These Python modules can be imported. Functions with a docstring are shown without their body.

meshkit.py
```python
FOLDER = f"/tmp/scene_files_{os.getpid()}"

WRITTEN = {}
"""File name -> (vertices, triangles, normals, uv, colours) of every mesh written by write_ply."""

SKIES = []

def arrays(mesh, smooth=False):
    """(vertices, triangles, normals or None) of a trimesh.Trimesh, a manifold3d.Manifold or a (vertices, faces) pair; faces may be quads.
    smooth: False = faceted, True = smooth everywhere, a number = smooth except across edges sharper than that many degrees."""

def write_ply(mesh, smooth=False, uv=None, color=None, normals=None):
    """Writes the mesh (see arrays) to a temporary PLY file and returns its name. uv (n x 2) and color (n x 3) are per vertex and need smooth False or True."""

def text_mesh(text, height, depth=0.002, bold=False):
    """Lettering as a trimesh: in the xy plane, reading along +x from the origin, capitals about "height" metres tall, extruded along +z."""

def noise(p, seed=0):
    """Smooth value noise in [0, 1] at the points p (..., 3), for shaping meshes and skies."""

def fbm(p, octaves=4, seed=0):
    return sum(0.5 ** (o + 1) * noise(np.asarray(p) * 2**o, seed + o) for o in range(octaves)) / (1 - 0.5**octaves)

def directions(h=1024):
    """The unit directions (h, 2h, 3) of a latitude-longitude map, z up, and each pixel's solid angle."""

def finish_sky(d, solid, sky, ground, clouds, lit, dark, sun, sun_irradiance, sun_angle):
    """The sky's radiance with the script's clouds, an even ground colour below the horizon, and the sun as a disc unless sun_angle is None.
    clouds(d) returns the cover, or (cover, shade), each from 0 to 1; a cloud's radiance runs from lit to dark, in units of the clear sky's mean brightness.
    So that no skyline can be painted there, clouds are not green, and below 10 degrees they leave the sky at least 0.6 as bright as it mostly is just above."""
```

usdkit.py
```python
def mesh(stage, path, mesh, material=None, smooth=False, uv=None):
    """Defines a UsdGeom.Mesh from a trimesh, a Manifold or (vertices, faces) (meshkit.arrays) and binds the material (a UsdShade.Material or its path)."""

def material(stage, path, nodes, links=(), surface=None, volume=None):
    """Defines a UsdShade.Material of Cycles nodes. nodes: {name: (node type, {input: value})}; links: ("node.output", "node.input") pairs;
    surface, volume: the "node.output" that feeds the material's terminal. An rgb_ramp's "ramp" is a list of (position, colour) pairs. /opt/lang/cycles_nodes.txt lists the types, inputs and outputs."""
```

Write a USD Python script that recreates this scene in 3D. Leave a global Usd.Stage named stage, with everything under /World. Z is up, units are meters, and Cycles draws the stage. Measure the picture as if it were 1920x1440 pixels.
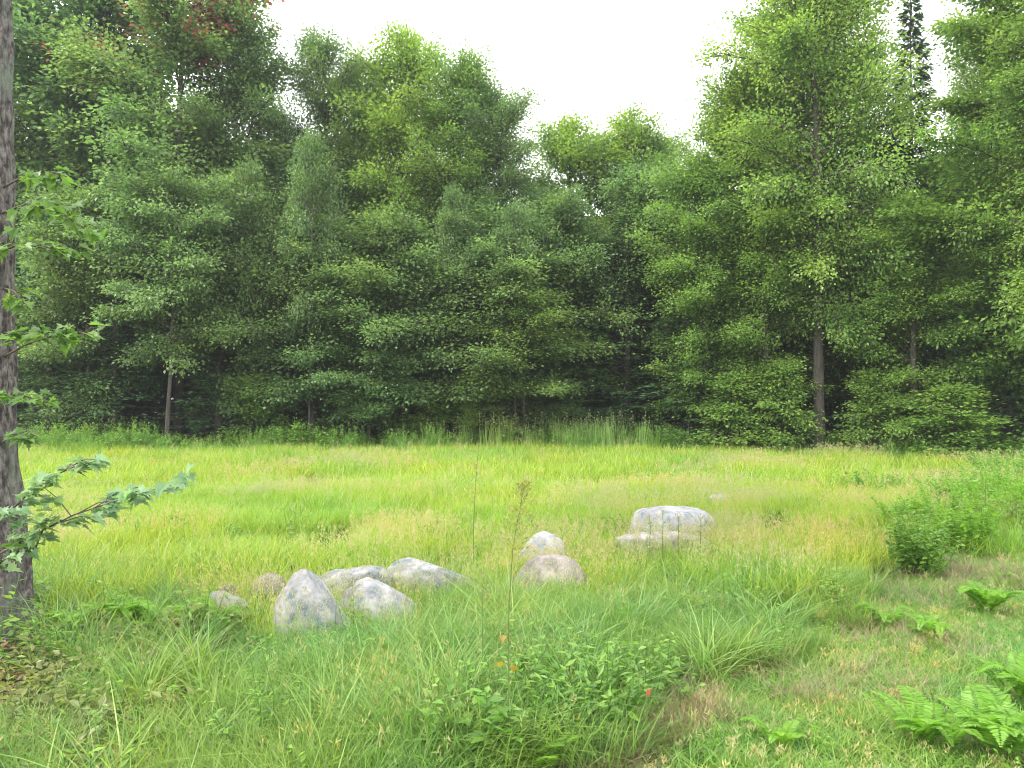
import math
import numpy as np
import trimesh
import usdkit
import meshkit
from pxr import Usd, UsdGeom, UsdLux, UsdShade, Gf, Sdf, Vt

stage = Usd.Stage.CreateInMemory()
UsdGeom.SetStageUpAxis(stage, UsdGeom.Tokens.z)
UsdGeom.SetStageMetersPerUnit(stage, 1.0)
UsdGeom.Xform.Define(stage, '/World')
UsdGeom.Scope.Define(stage, '/World/Looks')

# ------------------------------------------------------------------ camera, sky, sun, exposure
EYE, HORIZON, F = 1.65, 735.0, 1493.0          # eye height; horizon row and focal length in photo pixels (1920 wide)
PITCH = math.degrees(math.atan((HORIZON - 720) / F))
EXPOSURE = 2.0
HAZE = 0.0005
SUN_EL, SUN_X, SUN_Y = math.radians(52), -0.75, -0.35   # sun veiled by cloud, to the left and slightly behind
cam = UsdGeom.Camera.Define(stage, '/World/camera')
cam.CreateHorizontalApertureAttr(36.0)
cam.CreateVerticalApertureAttr(27.0)
cam.CreateFocalLengthAttr(36.0 * F / 1920)
cam.CreateExposureAttr(EXPOSURE)
cam.CreateClippingRangeAttr(Gf.Vec2f(0.05, 2000))
cam.AddTranslateOp().Set(Gf.Vec3d(0, 0, EYE))
cam.AddRotateXOp().Set(90 + PITCH)

sky = UsdLux.DomeLight.Define(stage, '/World/sky')
sm = usdkit.material(stage, '/World/Looks/sky', {
    'tc': ('texture_coordinate', {}),
    's': ('sky_texture', {'sky_type': 'single_scattering', 'sun_disc': False, 'sun_elevation': SUN_EL,
                          'sun_rotation': math.atan2(SUN_X, SUN_Y), 'aerosol_density': 3.0}),
    'n': ('noise_texture', {'scale': 2.2, 'detail': 5.0, 'roughness': 0.55}),
    'r': ('rgb_ramp', {'ramp': [(0.3, (7.6, 7.8, 8.2)), (0.7, (10.5, 10.5, 10.6))]}),
    'm': ('mix_color', {'fac': 0.9, 'use_clamp': False}),
    'b': ('background_shader', {'strength': 0.1})},
    [('tc.generated', 'n.vector'), ('n.fac', 'r.fac'), ('s.color', 'm.a'), ('r.color', 'm.b'), ('m.result', 'b.color')], surface='b.background')
UsdShade.MaterialBindingAPI.Apply(sky.GetPrim()).Bind(sm)
sun = UsdLux.DistantLight.Define(stage, '/World/sun')
sun.CreateNormalizeAttr(True)
sun.CreateIntensityAttr(0.4)
sun.CreateAngleAttr(14.0)
sun.CreateColorAttr(Gf.Vec3f(1.0, 0.95, 0.86))
_d = np.array([SUN_X, SUN_Y, 0]) / math.hypot(SUN_X, SUN_Y) * math.cos(SUN_EL) + np.array([0, 0, math.sin(SUN_EL)])
_m = Gf.Matrix4d(1.0)
_m.SetRotate(Gf.Rotation(Gf.Vec3d(0, 0, 1), Gf.Vec3d(*map(float, _d))))
sun.AddTransformOp().Set(_m)

# ------------------------------------------------------------------ helpers
R = np.random.default_rng
_used = {}


def numbered(path):
    n = _used.get(path, 0)
    _used[path] = n + 1
    return path if n == 0 else f'{path}_{n:03d}'


def tag(prim, label=None, cat=None, group=None, kind=None):
    p = prim.GetPrim() if hasattr(prim, 'GetPrim') else prim
    for k, v in (('label', label), ('category', cat), ('group', group), ('kind', kind)):
        if v:
            p.SetCustomDataByKey(k, v)
    return p


def thing(name, label, cat, loc=(0, 0, 0), rz=0.0, scale=None, group=None, kind=None):
    x = UsdGeom.Xform.Define(stage, numbered('/World/' + name))
    x.AddTranslateOp().Set(Gf.Vec3d(*map(float, loc)))
    x.AddRotateZOp().Set(float(rz))
    if scale is not None:
        x.AddScaleOp().Set(Gf.Vec3f(*map(float, scale)))
    return tag(x, label, cat, group, kind)


def obj(name, mesh, mat, parent=None, tint=None, smooth=False):
    base = str(parent.GetPath()) if parent is not None else '/World'
    m = usdkit.mesh(stage, numbered(base + '/' + name), mesh, mat, smooth=smooth)
    if tint is not None:
        UsdGeom.PrimvarsAPI(m).CreatePrimvar('tint', Sdf.ValueTypeNames.FloatArray, 'vertex').Set(Vt.FloatArray.FromNumpy(np.asarray(tint, np.float32)))
    return m.GetPrim()


def unit(a):
    return a / np.maximum(np.linalg.norm(a, axis=-1, keepdims=True), 1e-9)


def px(u, v, Y):
    """World point at depth Y seen at photo pixel u, v."""
    return np.array([(u - 960) / F * Y, Y, EYE - (v - HORIZON) / F * Y])


def ground_z(x, y):
    x, y = np.asarray(x, float), np.asarray(y, float)
    p = np.stack([x * 0.35, y * 0.35, 0 * x], -1)
    q = np.stack([x * 1.3, y * 1.3, 0 * x + 5], -1)
    return 0.10 * (meshkit.noise(p, 3) - 0.5) + 0.02 * (meshkit.noise(q, 9) - 0.5)


def cards(P, D, N, L, W, fold=0.0):
    """Diamond leaves, two triangles each: base P, axis D, face normal N."""
    D = unit(D)
    S = unit(np.cross(D, N))
    N = unit(np.cross(S, D))
    L, W = np.broadcast_to(L, len(P))[:, None], np.broadcast_to(W, len(P))[:, None]
    mid = P + D * L * 0.45
    V = np.stack([P, mid + S * W / 2 + N * W * fold, P + D * L - N * L * 0.06, mid - S * W / 2 + N * W * fold], 1).reshape(-1, 3)
    b = np.arange(len(P))[:, None] * 4
    Fc = np.concatenate([b + [0, 1, 2], b + [0, 2, 3]], 1).reshape(-1, 3)
    return V, Fc


def tube(pts, rad, sides=6):
    p = np.asarray(pts, float)
    t = unit(np.gradient(p, axis=0))
    a = unit(np.cross(t, np.where(np.abs(t[:, 2:]) < 0.9, [0, 0, 1.0], [1.0, 0, 0])))
    b = np.cross(t, a)
    ang = np.arange(sides) * 2 * np.pi / sides
    v = p[:, None] + np.broadcast_to(rad, len(p))[:, None, None] * (np.cos(ang)[None, :, None] * a[:, None] + np.sin(ang)[None, :, None] * b[:, None])
    i, j = np.meshgrid(np.arange(len(p) - 1), np.arange(sides), indexing='ij')
    q = np.stack([i * sides + j, i * sides + (j + 1) % sides, (i + 1) * sides + (j + 1) % sides, (i + 1) * sides + j], -1).reshape(-1, 4)
    return v.reshape(-1, 3), np.vstack([q[:, [0, 1, 2]], q[:, [0, 2, 3]]])


class Mesh:
    def __init__(self):
        self.v, self.f, self.t, self.n = [], [], [], 0

    def add(self, vf, tint=0.5):
        v, f = vf
        self.v.append(v)
        self.f.append(np.asarray(f) + self.n)
        self.t.append(np.broadcast_to(np.asarray(tint, float), len(v)))
        self.n += len(v)
        return self

    def get(self):
        return (np.vstack(self.v), np.vstack(self.f))

    def tint(self):
        return np.concatenate(self.t)


# ------------------------------------------------------------------ materials
def leaf_material(name, ramp, trans=0.45, boost=1.6, pos_scale=0.22, warm=(1.18, 1.08, 0.8), cool=(0.86, 0.95, 0.95), rough=0.45):
    """Leaves: colour from the leaf's own tint, a slow change of hue from plant to plant, light passing through the blade."""
    return usdkit.material(stage, '/World/Looks/' + name, {
        'a': ('attribute', {'attribute': 'tint'}),
        'r': ('rgb_ramp', {'ramp': ramp}),
        'g': ('geometry', {}),
        'n': ('noise_texture', {'scale': pos_scale, 'detail': 3.0, 'roughness': 0.6}),
        'h': ('rgb_ramp', {'ramp': [(0.32, cool), (0.5, (1, 1, 1)), (0.68, warm)]}),
        'm': ('mix_color', {'blend_type': 'multiply', 'fac': 1.0, 'use_clamp': False}),
        't': ('mix_color', {'blend_type': 'multiply', 'fac': 1.0, 'b': (boost * 1.05, boost * 1.1, boost * 0.68), 'use_clamp': False}),
        'p': ('principled_bsdf', {'roughness': rough, 'specular_ior_level': 0.45}),
        'l': ('translucent_bsdf', {}),
        'x': ('mix_closure', {'fac': trans})},
        [('a.fac', 'r.fac'), ('g.position', 'n.vector'), ('n.fac', 'h.fac'), ('r.color', 'm.a'), ('h.color', 'm.b'), ('m.result', 'p.base_color'),
         ('m.result', 't.a'), ('t.result', 'l.color'), ('p.BSDF', 'x.closure1'), ('l.BSDF', 'x.closure2')], surface='x.closure')


def rough_material(name, ramp, scale, detail=6.0, stretch=(1, 1, 1), bump=0.4, dist=0.03, rough=0.9, second=None):
    nodes = {'g': ('texture_coordinate', {}), 'mp': ('mapping', {'scale': stretch}),
             'n': ('noise_texture', {'scale': scale, 'detail': detail, 'roughness': 0.65}),
             'r': ('rgb_ramp', {'ramp': ramp}),
             'b': ('bump', {'strength': bump, 'distance': dist}),
             'p': ('principled_bsdf', {'roughness': rough, 'specular_ior_level': 0.2})}
    links = [('g.object', 'mp.vector'), ('mp.vector', 'n.vector'), ('n.fac', 'r.fac'), ('n.fac', 'b.height'), ('b.normal', 'p.normal')]
    if second:                                  # larger patches of a second colour (lichen, stain, moss)
        sc, col, lo, hi = second
        nodes['n2'] = ('noise_texture', {'scale': sc, 'detail': 5.0, 'roughness': 0.6})
        nodes['k'] = ('map_range', {'from_min': lo, 'from_max': hi, 'clamp': True})
        nodes['mx'] = ('mix_color', {'b': col})
        links += [('mp.vector', 'n2.vector'), ('n2.fac', 'k.value'), ('k.result', 'mx.fac'), ('r.color', 'mx.a'), ('mx.result', 'p.base_color')]
    else:
        links.append(('r.color', 'p.base_color'))
    return usdkit.material(stage, '/World/Looks/' + name, nodes, links, surface='p.BSDF')


M = {}
M['leaf_mid'] = leaf_material('leaf_mid_green', [(0, (0.041, 0.0777, 0.026)), (0.5, (0.0993, 0.1702, 0.0562)), (1, (0.2319, 0.3287, 0.1085))])
M['leaf_dark'] = leaf_material('leaf_dark_green', [(0, (0.0319, 0.066, 0.0268)), (0.5, (0.076, 0.1408, 0.0532)), (1, (0.1811, 0.281, 0.1001))])
M['leaf_bright'] = leaf_material('leaf_bright_green', [(0, (0.0512, 0.0995, 0.0205)), (0.5, (0.1262, 0.2176, 0.0462)), (1, (0.2817, 0.3935, 0.0785))])
M['leaf_red'] = leaf_material('leaf_red_brown', [(0, (0.153, 0.058, 0.0592)), (1, (0.297, 0.0966, 0.089))], boost=1.4)
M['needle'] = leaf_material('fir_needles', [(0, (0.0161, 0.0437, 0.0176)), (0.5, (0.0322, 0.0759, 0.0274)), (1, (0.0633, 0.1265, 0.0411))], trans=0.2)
M['maple_leaf'] = leaf_material('maple_leaf', [(0, (0.051, 0.1105, 0.0238)), (1, (0.119, 0.2125, 0.0382))], pos_scale=2.0)
M['blue_leaf'] = leaf_material('bluish_leaf', [(0, (0.1116, 0.1986, 0.0938)), (1, (0.21, 0.3331, 0.1601))], pos_scale=2.0, boost=1.3)
M['fern'] = leaf_material('fern_green', [(0, (0.088, 0.1999, 0.018)), (1, (0.1662, 0.3142, 0.0315))], pos_scale=1.5)
M['weed'] = leaf_material('weed_green', [(0, (0.0581, 0.1322, 0.023)), (0.5, (0.1056, 0.2149, 0.0374)), (1, (0.1901, 0.3084, 0.0576))], pos_scale=1.0)
M['weed_olive'] = leaf_material('olive_weed', [(0, (0.072, 0.08, 0.028)), (0.5, (0.12, 0.152, 0.04)), (1, (0.2, 0.216, 0.072))], pos_scale=1.5)
M['meadow'] = leaf_material('meadow_grass', [(0, (0.1289, 0.2261, 0.0306)), (0.45, (0.2412, 0.3487, 0.0383)), (0.7, (0.328, 0.4245, 0.0574)), (0.8, (0.3246, 0.337, 0.13)), (1, (0.3684, 0.2995, 0.1683))],
                            pos_scale=0.45, warm=(1.15, 1.0, 0.75), cool=(0.75, 0.92, 0.95), trans=0.4, boost=1.2)
M['reed'] = leaf_material('reed_green', [(0, (0.10, 0.19, 0.05)), (0.5, (0.18, 0.29, 0.075)), (0.75, (0.26, 0.35, 0.12)), (1, (0.30, 0.26, 0.16))])
M['sedge'] = leaf_material('lush_grass', [(0, (0.0742, 0.1554, 0.0312)), (0.5, (0.1361, 0.2442, 0.045)), (0.75, (0.2145, 0.3197, 0.0762)), (0.8, (0.2475, 0.2575, 0.0901)), (1, (0.2805, 0.2486, 0.1109))],
                           pos_scale=0.9, warm=(1.25, 1.05, 0.75), cool=(0.75, 0.95, 1.05), trans=0.4, boost=1.3)
M['lawn'] = leaf_material('path_grass', [(0, (0.0729, 0.1656, 0.0263)), (0.5, (0.1336, 0.263, 0.0413)), (0.75, (0.2106, 0.3312, 0.0675)), (0.8, (0.2916, 0.2825, 0.12)), (1, (0.324, 0.2922, 0.1425))],
                          pos_scale=1.3, warm=(1.35, 1.05, 0.8), cool=(0.8, 0.95, 0.9), trans=0.35, boost=1.2)
M['hay'] = leaf_material('dry_grass', [(0, (0.1436, 0.094, 0.0553)), (1, (0.3468, 0.255, 0.1632))], trans=0.15, boost=1.0, pos_scale=3.0)
M['litter'] = leaf_material('fallen_leaves', [(0, (0.07, 0.045, 0.03)), (0.6, (0.17, 0.10, 0.06)), (1, (0.24, 0.18, 0.09))], trans=0.1, pos_scale=3.0)
M['orange'] = leaf_material('orange_leaf', [(0, (0.2205, 0.1487, 0.0192)), (1, (0.2625, 0.1963, 0.0256))], pos_scale=3.0)
M['scarlet'] = leaf_material('scarlet_leaf', [(0, (0.30, 0.045, 0.04)), (1, (0.36, 0.06, 0.05))], pos_scale=3.0, boost=1.0, warm=(1, 1, 1), cool=(1, 1, 1))
M['seed'] = leaf_material('seed_head', [(0, (0.128, 0.14, 0.04)), (1, (0.272, 0.2755, 0.096))], pos_scale=3.0)
M['bark'] = rough_material('grey_bark', [(0.3, (0.045, 0.038, 0.034)), (0.7, (0.12, 0.105, 0.09))], 14, stretch=(1, 1, 0.22), bump=0.6, dist=0.02)
M['near_bark'] = rough_material('furrowed_bark', [(0.38, (0.028, 0.024, 0.022)), (0.5, (0.085, 0.074, 0.066)), (0.62, (0.17, 0.155, 0.14))], 30, stretch=(1, 1, 0.45), bump=1.0, dist=0.04,
                                second=(5, (0.12, 0.14, 0.105), 0.52, 0.7))
M['stem'] = rough_material('green_stem', [(0.3, (0.06, 0.09, 0.03)), (0.7, (0.13, 0.15, 0.05))], 20)
M['twig'] = rough_material('brown_twig', [(0.3, (0.05, 0.04, 0.03)), (0.7, (0.12, 0.10, 0.07))], 20)
M['granite'] = rough_material('pale_granite', [(0.37, (0.095, 0.127, 0.129)), (0.5, (0.215, 0.212, 0.215)), (0.63, (0.31, 0.305, 0.31))], 9, detail=9, bump=0.5, dist=0.04,
                              second=(4.2, (0.15, 0.148, 0.145), 0.47, 0.6))
M['granite_white'] = rough_material('white_granite', [(0.37, (0.146, 0.178, 0.181)), (0.5, (0.284, 0.281, 0.286)), (0.63, (0.37, 0.365, 0.37))], 8, detail=9, bump=0.5, dist=0.04,
                                    second=(3.8, (0.22, 0.217, 0.225), 0.48, 0.62))
M['granite_brown'] = rough_material('weathered_granite', [(0.37, (0.086, 0.095, 0.082)), (0.5, (0.185, 0.163, 0.144)), (0.63, (0.267, 0.245, 0.224))], 8, detail=9, bump=0.5, dist=0.04,
                                    second=(4.0, (0.12, 0.112, 0.095), 0.47, 0.6))
M['granite_pink'] = rough_material('pinkish_granite', [(0.37, (0.146, 0.129, 0.12)), (0.5, (0.275, 0.254, 0.241)), (0.63, (0.361, 0.34, 0.327))], 8, detail=9, bump=0.5, dist=0.04)
M['soil'] = usdkit.material(stage, '/World/Looks/soil', {
    'g': ('geometry', {}),
    'n': ('noise_texture', {'scale': 3.0, 'detail': 8.0, 'roughness': 0.7}),
    'n2': ('noise_texture', {'scale': 0.5, 'detail': 4.0}),
    'r': ('rgb_ramp', {'ramp': [(0.3, (0.035, 0.028, 0.018)), (0.55, (0.07, 0.06, 0.032)), (0.75, (0.12, 0.10, 0.055))]}),
    'r2': ('rgb_ramp', {'ramp': [(0.4, (0.03, 0.045, 0.014)), (0.65, (0.055, 0.08, 0.022))]}),
    'm': ('mix_color', {'fac': 0.5}),
    'b': ('bump', {'strength': 0.8, 'distance': 0.05}),
    'p': ('principled_bsdf', {'roughness': 0.95, 'specular_ior_level': 0.1})},
    [('g.position', 'n.vector'), ('g.position', 'n2.vector'), ('n.fac', 'r.fac'), ('n2.fac', 'r2.fac'), ('r.color', 'm.a'), ('r2.color', 'm.b'), ('m.result', 'p.base_color'),
     ('n.fac', 'b.height'), ('b.normal', 'p.normal')], surface='p.BSDF')

# ------------------------------------------------------------------ ground
_near = np.concatenate([-np.geomspace(160, 42, 8), np.arange(-40, 40.1, 0.4), np.geomspace(42, 160, 8)])
GX, GY = np.meshgrid(_near, _near + 20, indexing='ij')
_gz = ground_z(GX, GY)
_n = len(_near)
_i, _j = np.meshgrid(np.arange(_n - 1), np.arange(_n - 1), indexing='ij')
_q = np.stack([_i * _n + _j, (_i + 1) * _n + _j, (_i + 1) * _n + _j + 1, _i * _n + _j + 1], -1).reshape(-1, 4)
g = obj('ground', (np.stack([GX, GY, _gz], -1).reshape(-1, 3), _q), M['soil'], smooth=True)
tag(g, 'soil and moss ground under meadow and forest', 'ground', kind='structure')

air = trimesh.creation.box([340, 340, 27])
air.apply_translation([0, 20, 12.2])
M['haze'] = usdkit.material(stage, '/World/Looks/haze', {'v': ('principled_volume', {'color': (0.95, 0.97, 1.0), 'density': HAZE, 'anisotropy': 0.3})}, volume='v.volume')
tag(obj('haze', air, M['haze']), 'thin pale haze in the air of the clearing', 'haze', kind='stuff')

# path edge (plan view, metres): right of this line the grass is mown
PATH = np.array([(-1.6, 1.0), (-0.55, 2.5), (0.10, 3.45), (0.92, 4.15), (1.75, 4.85), (2.7, 6.1), (3.5, 6.9), (5.5, 8.5), (9, 11.4), (16, 16)])


def on_path(x, y):
    return y - np.interp(x, PATH[:, 0], PATH[:, 1])          # negative: on the mown path


def edge_y(x):
    """Where the meadow ends at the wood."""
    return np.interp(x, [-40, -16, -10, 0, 6, 10, 14, 40], [22, 21.5, 21.5, 22.2, 22, 19.5, 17.6, 16])


# ------------------------------------------------------------------ trees
def broadleaf(seed, H, base, rad, n_limb, n_leaf, leaf=(0.12, 0.075), flat=0.6, r0=0.13, top_e=70, low_e=16, wob=0.25, tilt=(-4, 21), profile=None, gap=0.15, lean=0.0):
    """A tree: trunk tube, limb tubes, and leaves in flattened sprays along the side branches. Returns trunk, limbs, leaf arrays."""
    rg = R(seed)
    prof = profile or (lambda s: np.sin(np.pi * np.clip(0.12 + 0.86 * s, 0, 1)) ** 0.7)
    tz = np.linspace(0, 1, 11)
    wig = np.cumsum(rg.normal(0, wob / 5, (11, 2)), 0)
    wig = (wig - wig[0]) * tz[:, None]
    tp = np.column_stack([wig + np.array([lean, 0]) * tz[:, None], tz * H])
    trunk = Mesh().add(tube(tp, r0 * (1 - tz) ** 0.8 * 0.98 + 0.012 + 0.35 * r0 * np.exp(-tz * 40), 8))
    limbs = Mesh()
    S0, S1, SW, SC = [], [], [], []
    for i in range(n_limb):
        s = (i + rg.uniform(0, 1)) / n_limb
        s = s ** 0.9
        h = base + (0.985 - base) * s
        az = i * 2.39996 + rg.normal(0, 0.35)
        L = rad * prof(s) * rg.uniform(0.62, 1.18)
        el = math.radians(low_e + (top_e - low_e) * s ** 1.4 + rg.normal(0, 11))
        st = np.array([np.interp(h, tz, tp[:, k]) for k in range(3)])
        d = np.array([math.cos(az) * math.cos(el), math.sin(az) * math.cos(el), math.sin(el)])
        t = np.linspace(0, 1, 6)
        droop = rg.uniform(0.1, 0.45) * L * (1 - s)
        pts = st + d * (t[:, None] * L) + np.column_stack([0 * t, 0 * t, 0.25 * L * t * (1 - t) - droop * t ** 2]) + np.cumsum(rg.normal(0, 0.03 * L, (6, 3)), 0) * t[:, None]
        if rg.uniform() < gap:
            continue
        limbs.add(tube(pts, np.maximum(0.08 * r0 + 0.010 * L, 0.009) * (1 - t * 0.85), 4))
        ns = int(4 + L * 3.6)
        for k in range(ns):
            tt = 0.10 + 0.90 * (k + rg.uniform()) / ns
            a = np.array([np.interp(tt, t, pts[:, q]) for q in range(3)])
            sd = (1 if k % 2 else -1) * math.radians(rg.uniform(22, 75)) * (1.15 - tt)
            hd = np.array([math.cos(az + sd), math.sin(az + sd), 0])
            sl = (0.30 + 0.42 * L * (1.15 - tt)) * rg.uniform(0.6, 1.2)
            e2 = el * 0.5 + math.radians(rg.normal(*tilt))
            b = a + sl * (hd * math.cos(e2) + np.array([0, 0, math.sin(e2)]))
            limbs.add(tube(np.array([a, (a + b) / 2 + [0, 0, 0.04 * sl], b]), np.array([0.012, 0.008, 0.003]) * (0.7 + 0.3 * L), 3))
            S0.append(a); S1.append(b); SW.append(sl); SC.append(rg.uniform())
        S0.append(pts[3]); S1.append(pts[5] + d * 0.15); SW.append(L * 0.5 + .15); SC.append(rg.uniform())
    S0.append(tp[-2]); S1.append(tp[-1] + [0, 0, 0.25]); SW.append(1.2); SC.append(rg.uniform())
    S0, S1, SW, SC = np.array(S0), np.array(S1), np.array(SW), np.array(SC)
    k = rg.choice(len(S0), n_leaf, p=SW / SW.sum())
    u = rg.uniform(0.05, 1.08, n_leaf)
    ax = unit(S1 - S0)[k]
    spread = 0.11 + 0.115 * SW[k]
    off = rg.normal(0, 1, (n_leaf, 3)) * spread[:, None] * [1, 1, flat]
    P = S0[k] + (S1 - S0)[k] * u[:, None] + off
    D = ax * 0.7 + unit(off) * 0.7 + rg.normal(0, 0.35, (n_leaf, 3)) + [0, 0, -0.30]
    N = rg.normal(0, 0.52, (n_leaf, 3)) + [0, 0, 1.0]
    sz = rg.uniform(0.7, 1.25, n_leaf)
    tint = np.clip(0.45 * SC[k] + 0.35 * rg.uniform(0, 1, n_leaf) + 0.20 * rg.uniform(0, 1), 0, 1)
    return trunk.get(), limbs.get(), (P, D, N, leaf[0] * sz, leaf[1] * sz, tint)


def conifer(seed, H, base, rad, n_whorl, per, dens=1.0, r0=0.12, droop=0.25, needle=(0.20, 0.055), power=0.85):
    """A fir or spruce: straight trunk, whorls of flat drooping branches carrying needle sprays."""
    rg = R(seed)
    tz = np.linspace(0, 1, 8)
    trunk = Mesh().add(tube(np.column_stack([rg.normal(0, 0.03, 8) * tz, rg.normal(0, 0.03, 8) * tz, tz * H]), r0 * (1 - tz) + 0.01, 7))
    limbs = Mesh()
    P, D, N, T = [], [], [], []
    for i in range(n_whorl):
        s = (i + rg.uniform(-0.2, 0.2)) / n_whorl
        z = H * (base + (0.99 - base) * max(s, 0))
        L0 = rad * (1 - max(s, 0)) ** power + 0.12
        a0 = rg.uniform(0, 6.28)
        for k in range(per):
            az = a0 + k * 2 * np.pi / per + rg.normal(0, 0.25)
            L = L0 * rg.uniform(0.6, 1.15)
            e0 = math.radians(-12 + 45 * max(s, 0) ** 1.5 + rg.normal(0, 6))
            t = np.linspace(0, 1, 5)
            hd = np.array([math.cos(az), math.sin(az), 0])
            pts = np.array([0, 0, z]) + hd * (t[:, None] * L * math.cos(e0)) + np.column_stack([0 * t, 0 * t, L * (t * math.sin(e0) - droop * t ** 2 * 0.6 + droop * 0.45 * t ** 4)])
            limbs.add(tube(pts, (0.008 + 0.008 * L) * (1 - 0.8 * t), 3))
            m = max(4, int(L * 34 * dens))
            tt = rg.uniform(0.12, 1.03, m)
            a = np.column_stack([np.interp(tt, t, pts[:, q]) for q in range(3)])
            side = np.where(rg.uniform(size=m) < 0.5, 1, -1)
            lat = np.cross(hd, [0, 0, 1.0])
            # twigs lie flat to either side; farther from the stem they are shorter
            reach = rg.uniform(0, 1, m) * L * 0.34 * (1.15 - tt)
            a = a + lat * (side * reach)[:, None] + hd * (reach * 0.6)[:, None]
            a[:, 2] += rg.normal(0, 0.03, m) - reach * 0.15
            P.append(a); D.append(hd * 0.8 + lat * (side * 0.7)[:, None] + rg.normal(0, 0.2, (m, 3)) + [0, 0, -0.12])
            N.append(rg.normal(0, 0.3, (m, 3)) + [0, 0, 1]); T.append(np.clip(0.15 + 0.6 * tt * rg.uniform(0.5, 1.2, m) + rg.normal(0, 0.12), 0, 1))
    P, D, N, T = map(np.concatenate, (P, D, N, T))
    sz = rg.uniform(0.6, 1.2, len(P))
    return trunk.get(), limbs.get(), (P, D, N, needle[0] * sz, needle[1] * sz, T)


MODELS = {}


def model(key, parts, leaf_mat, bark='bark', red=None, red_seed=0):
    """A plant kept as a class prim; every plant of the scene is a copy of one."""
    cp = stage.CreateClassPrim('/World/model_' + key)
    trunk, limbs, (P, D, N, L, W, T) = parts
    obj('trunk', trunk, M[bark], cp, smooth=True)
    obj('branches', limbs, M[bark], cp)
    sel = np.zeros(len(P), bool)
    if red is not None:
        sel = red(P)
    k = ~sel
    V, Fc = cards(P[k], D[k], N[k], L[k], W[k], 0.12)
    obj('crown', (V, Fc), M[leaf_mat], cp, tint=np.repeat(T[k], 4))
    if sel.any():
        V, Fc = cards(P[sel], D[sel], N[sel], L[sel], W[sel], 0.12)
        r = obj('red_leaves', (V, Fc), M['leaf_red'], cp, tint=np.repeat(T[sel], 4))
        tag(r, 'leaves already turned dull red at the crown top')
    MODELS[key] = (cp, np.percentile(P[:, 2], 99.6), np.percentile(np.hypot(P[:, 0], P[:, 1]), 97))


def plant(name, label, cat, key, u=None, vtop=None, Y=None, rpx=None, x=None, H=None, rz=None, group=None, seed=0, width=1.0):
    """A copy of a model: its foot at photo column u and depth Y, its top at photo row vtop."""
    cp, h0, r0 = MODELS[key]
    if x is None:
        x = (u - 960) / F * Y
    z = float(ground_z(x, Y))
    if H is None:
        H = EYE + (HORIZON - vtop) / F * Y - z
    sz = H / h0
    sxy = (rpx / F * Y / r0) if rpx else sz * width
    rz = R(seed + int(abs(x * 97) + Y * 31)).uniform(0, 360) if rz is None else rz
    t = thing(name, label, cat, (x, Y, z - 0.03), rz, (sxy, sxy, sz), group)
    t.GetReferences().AddInternalReference(cp.GetPath())
    t.SetInstanceable(True)
    return t


def tall(s):
    return np.where(s < 0.55, 0.75 + 0.45 * s, np.sqrt(np.maximum(1e-3, 1 - ((s - 0.55) / 0.47) ** 2)) * 0.99)


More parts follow.
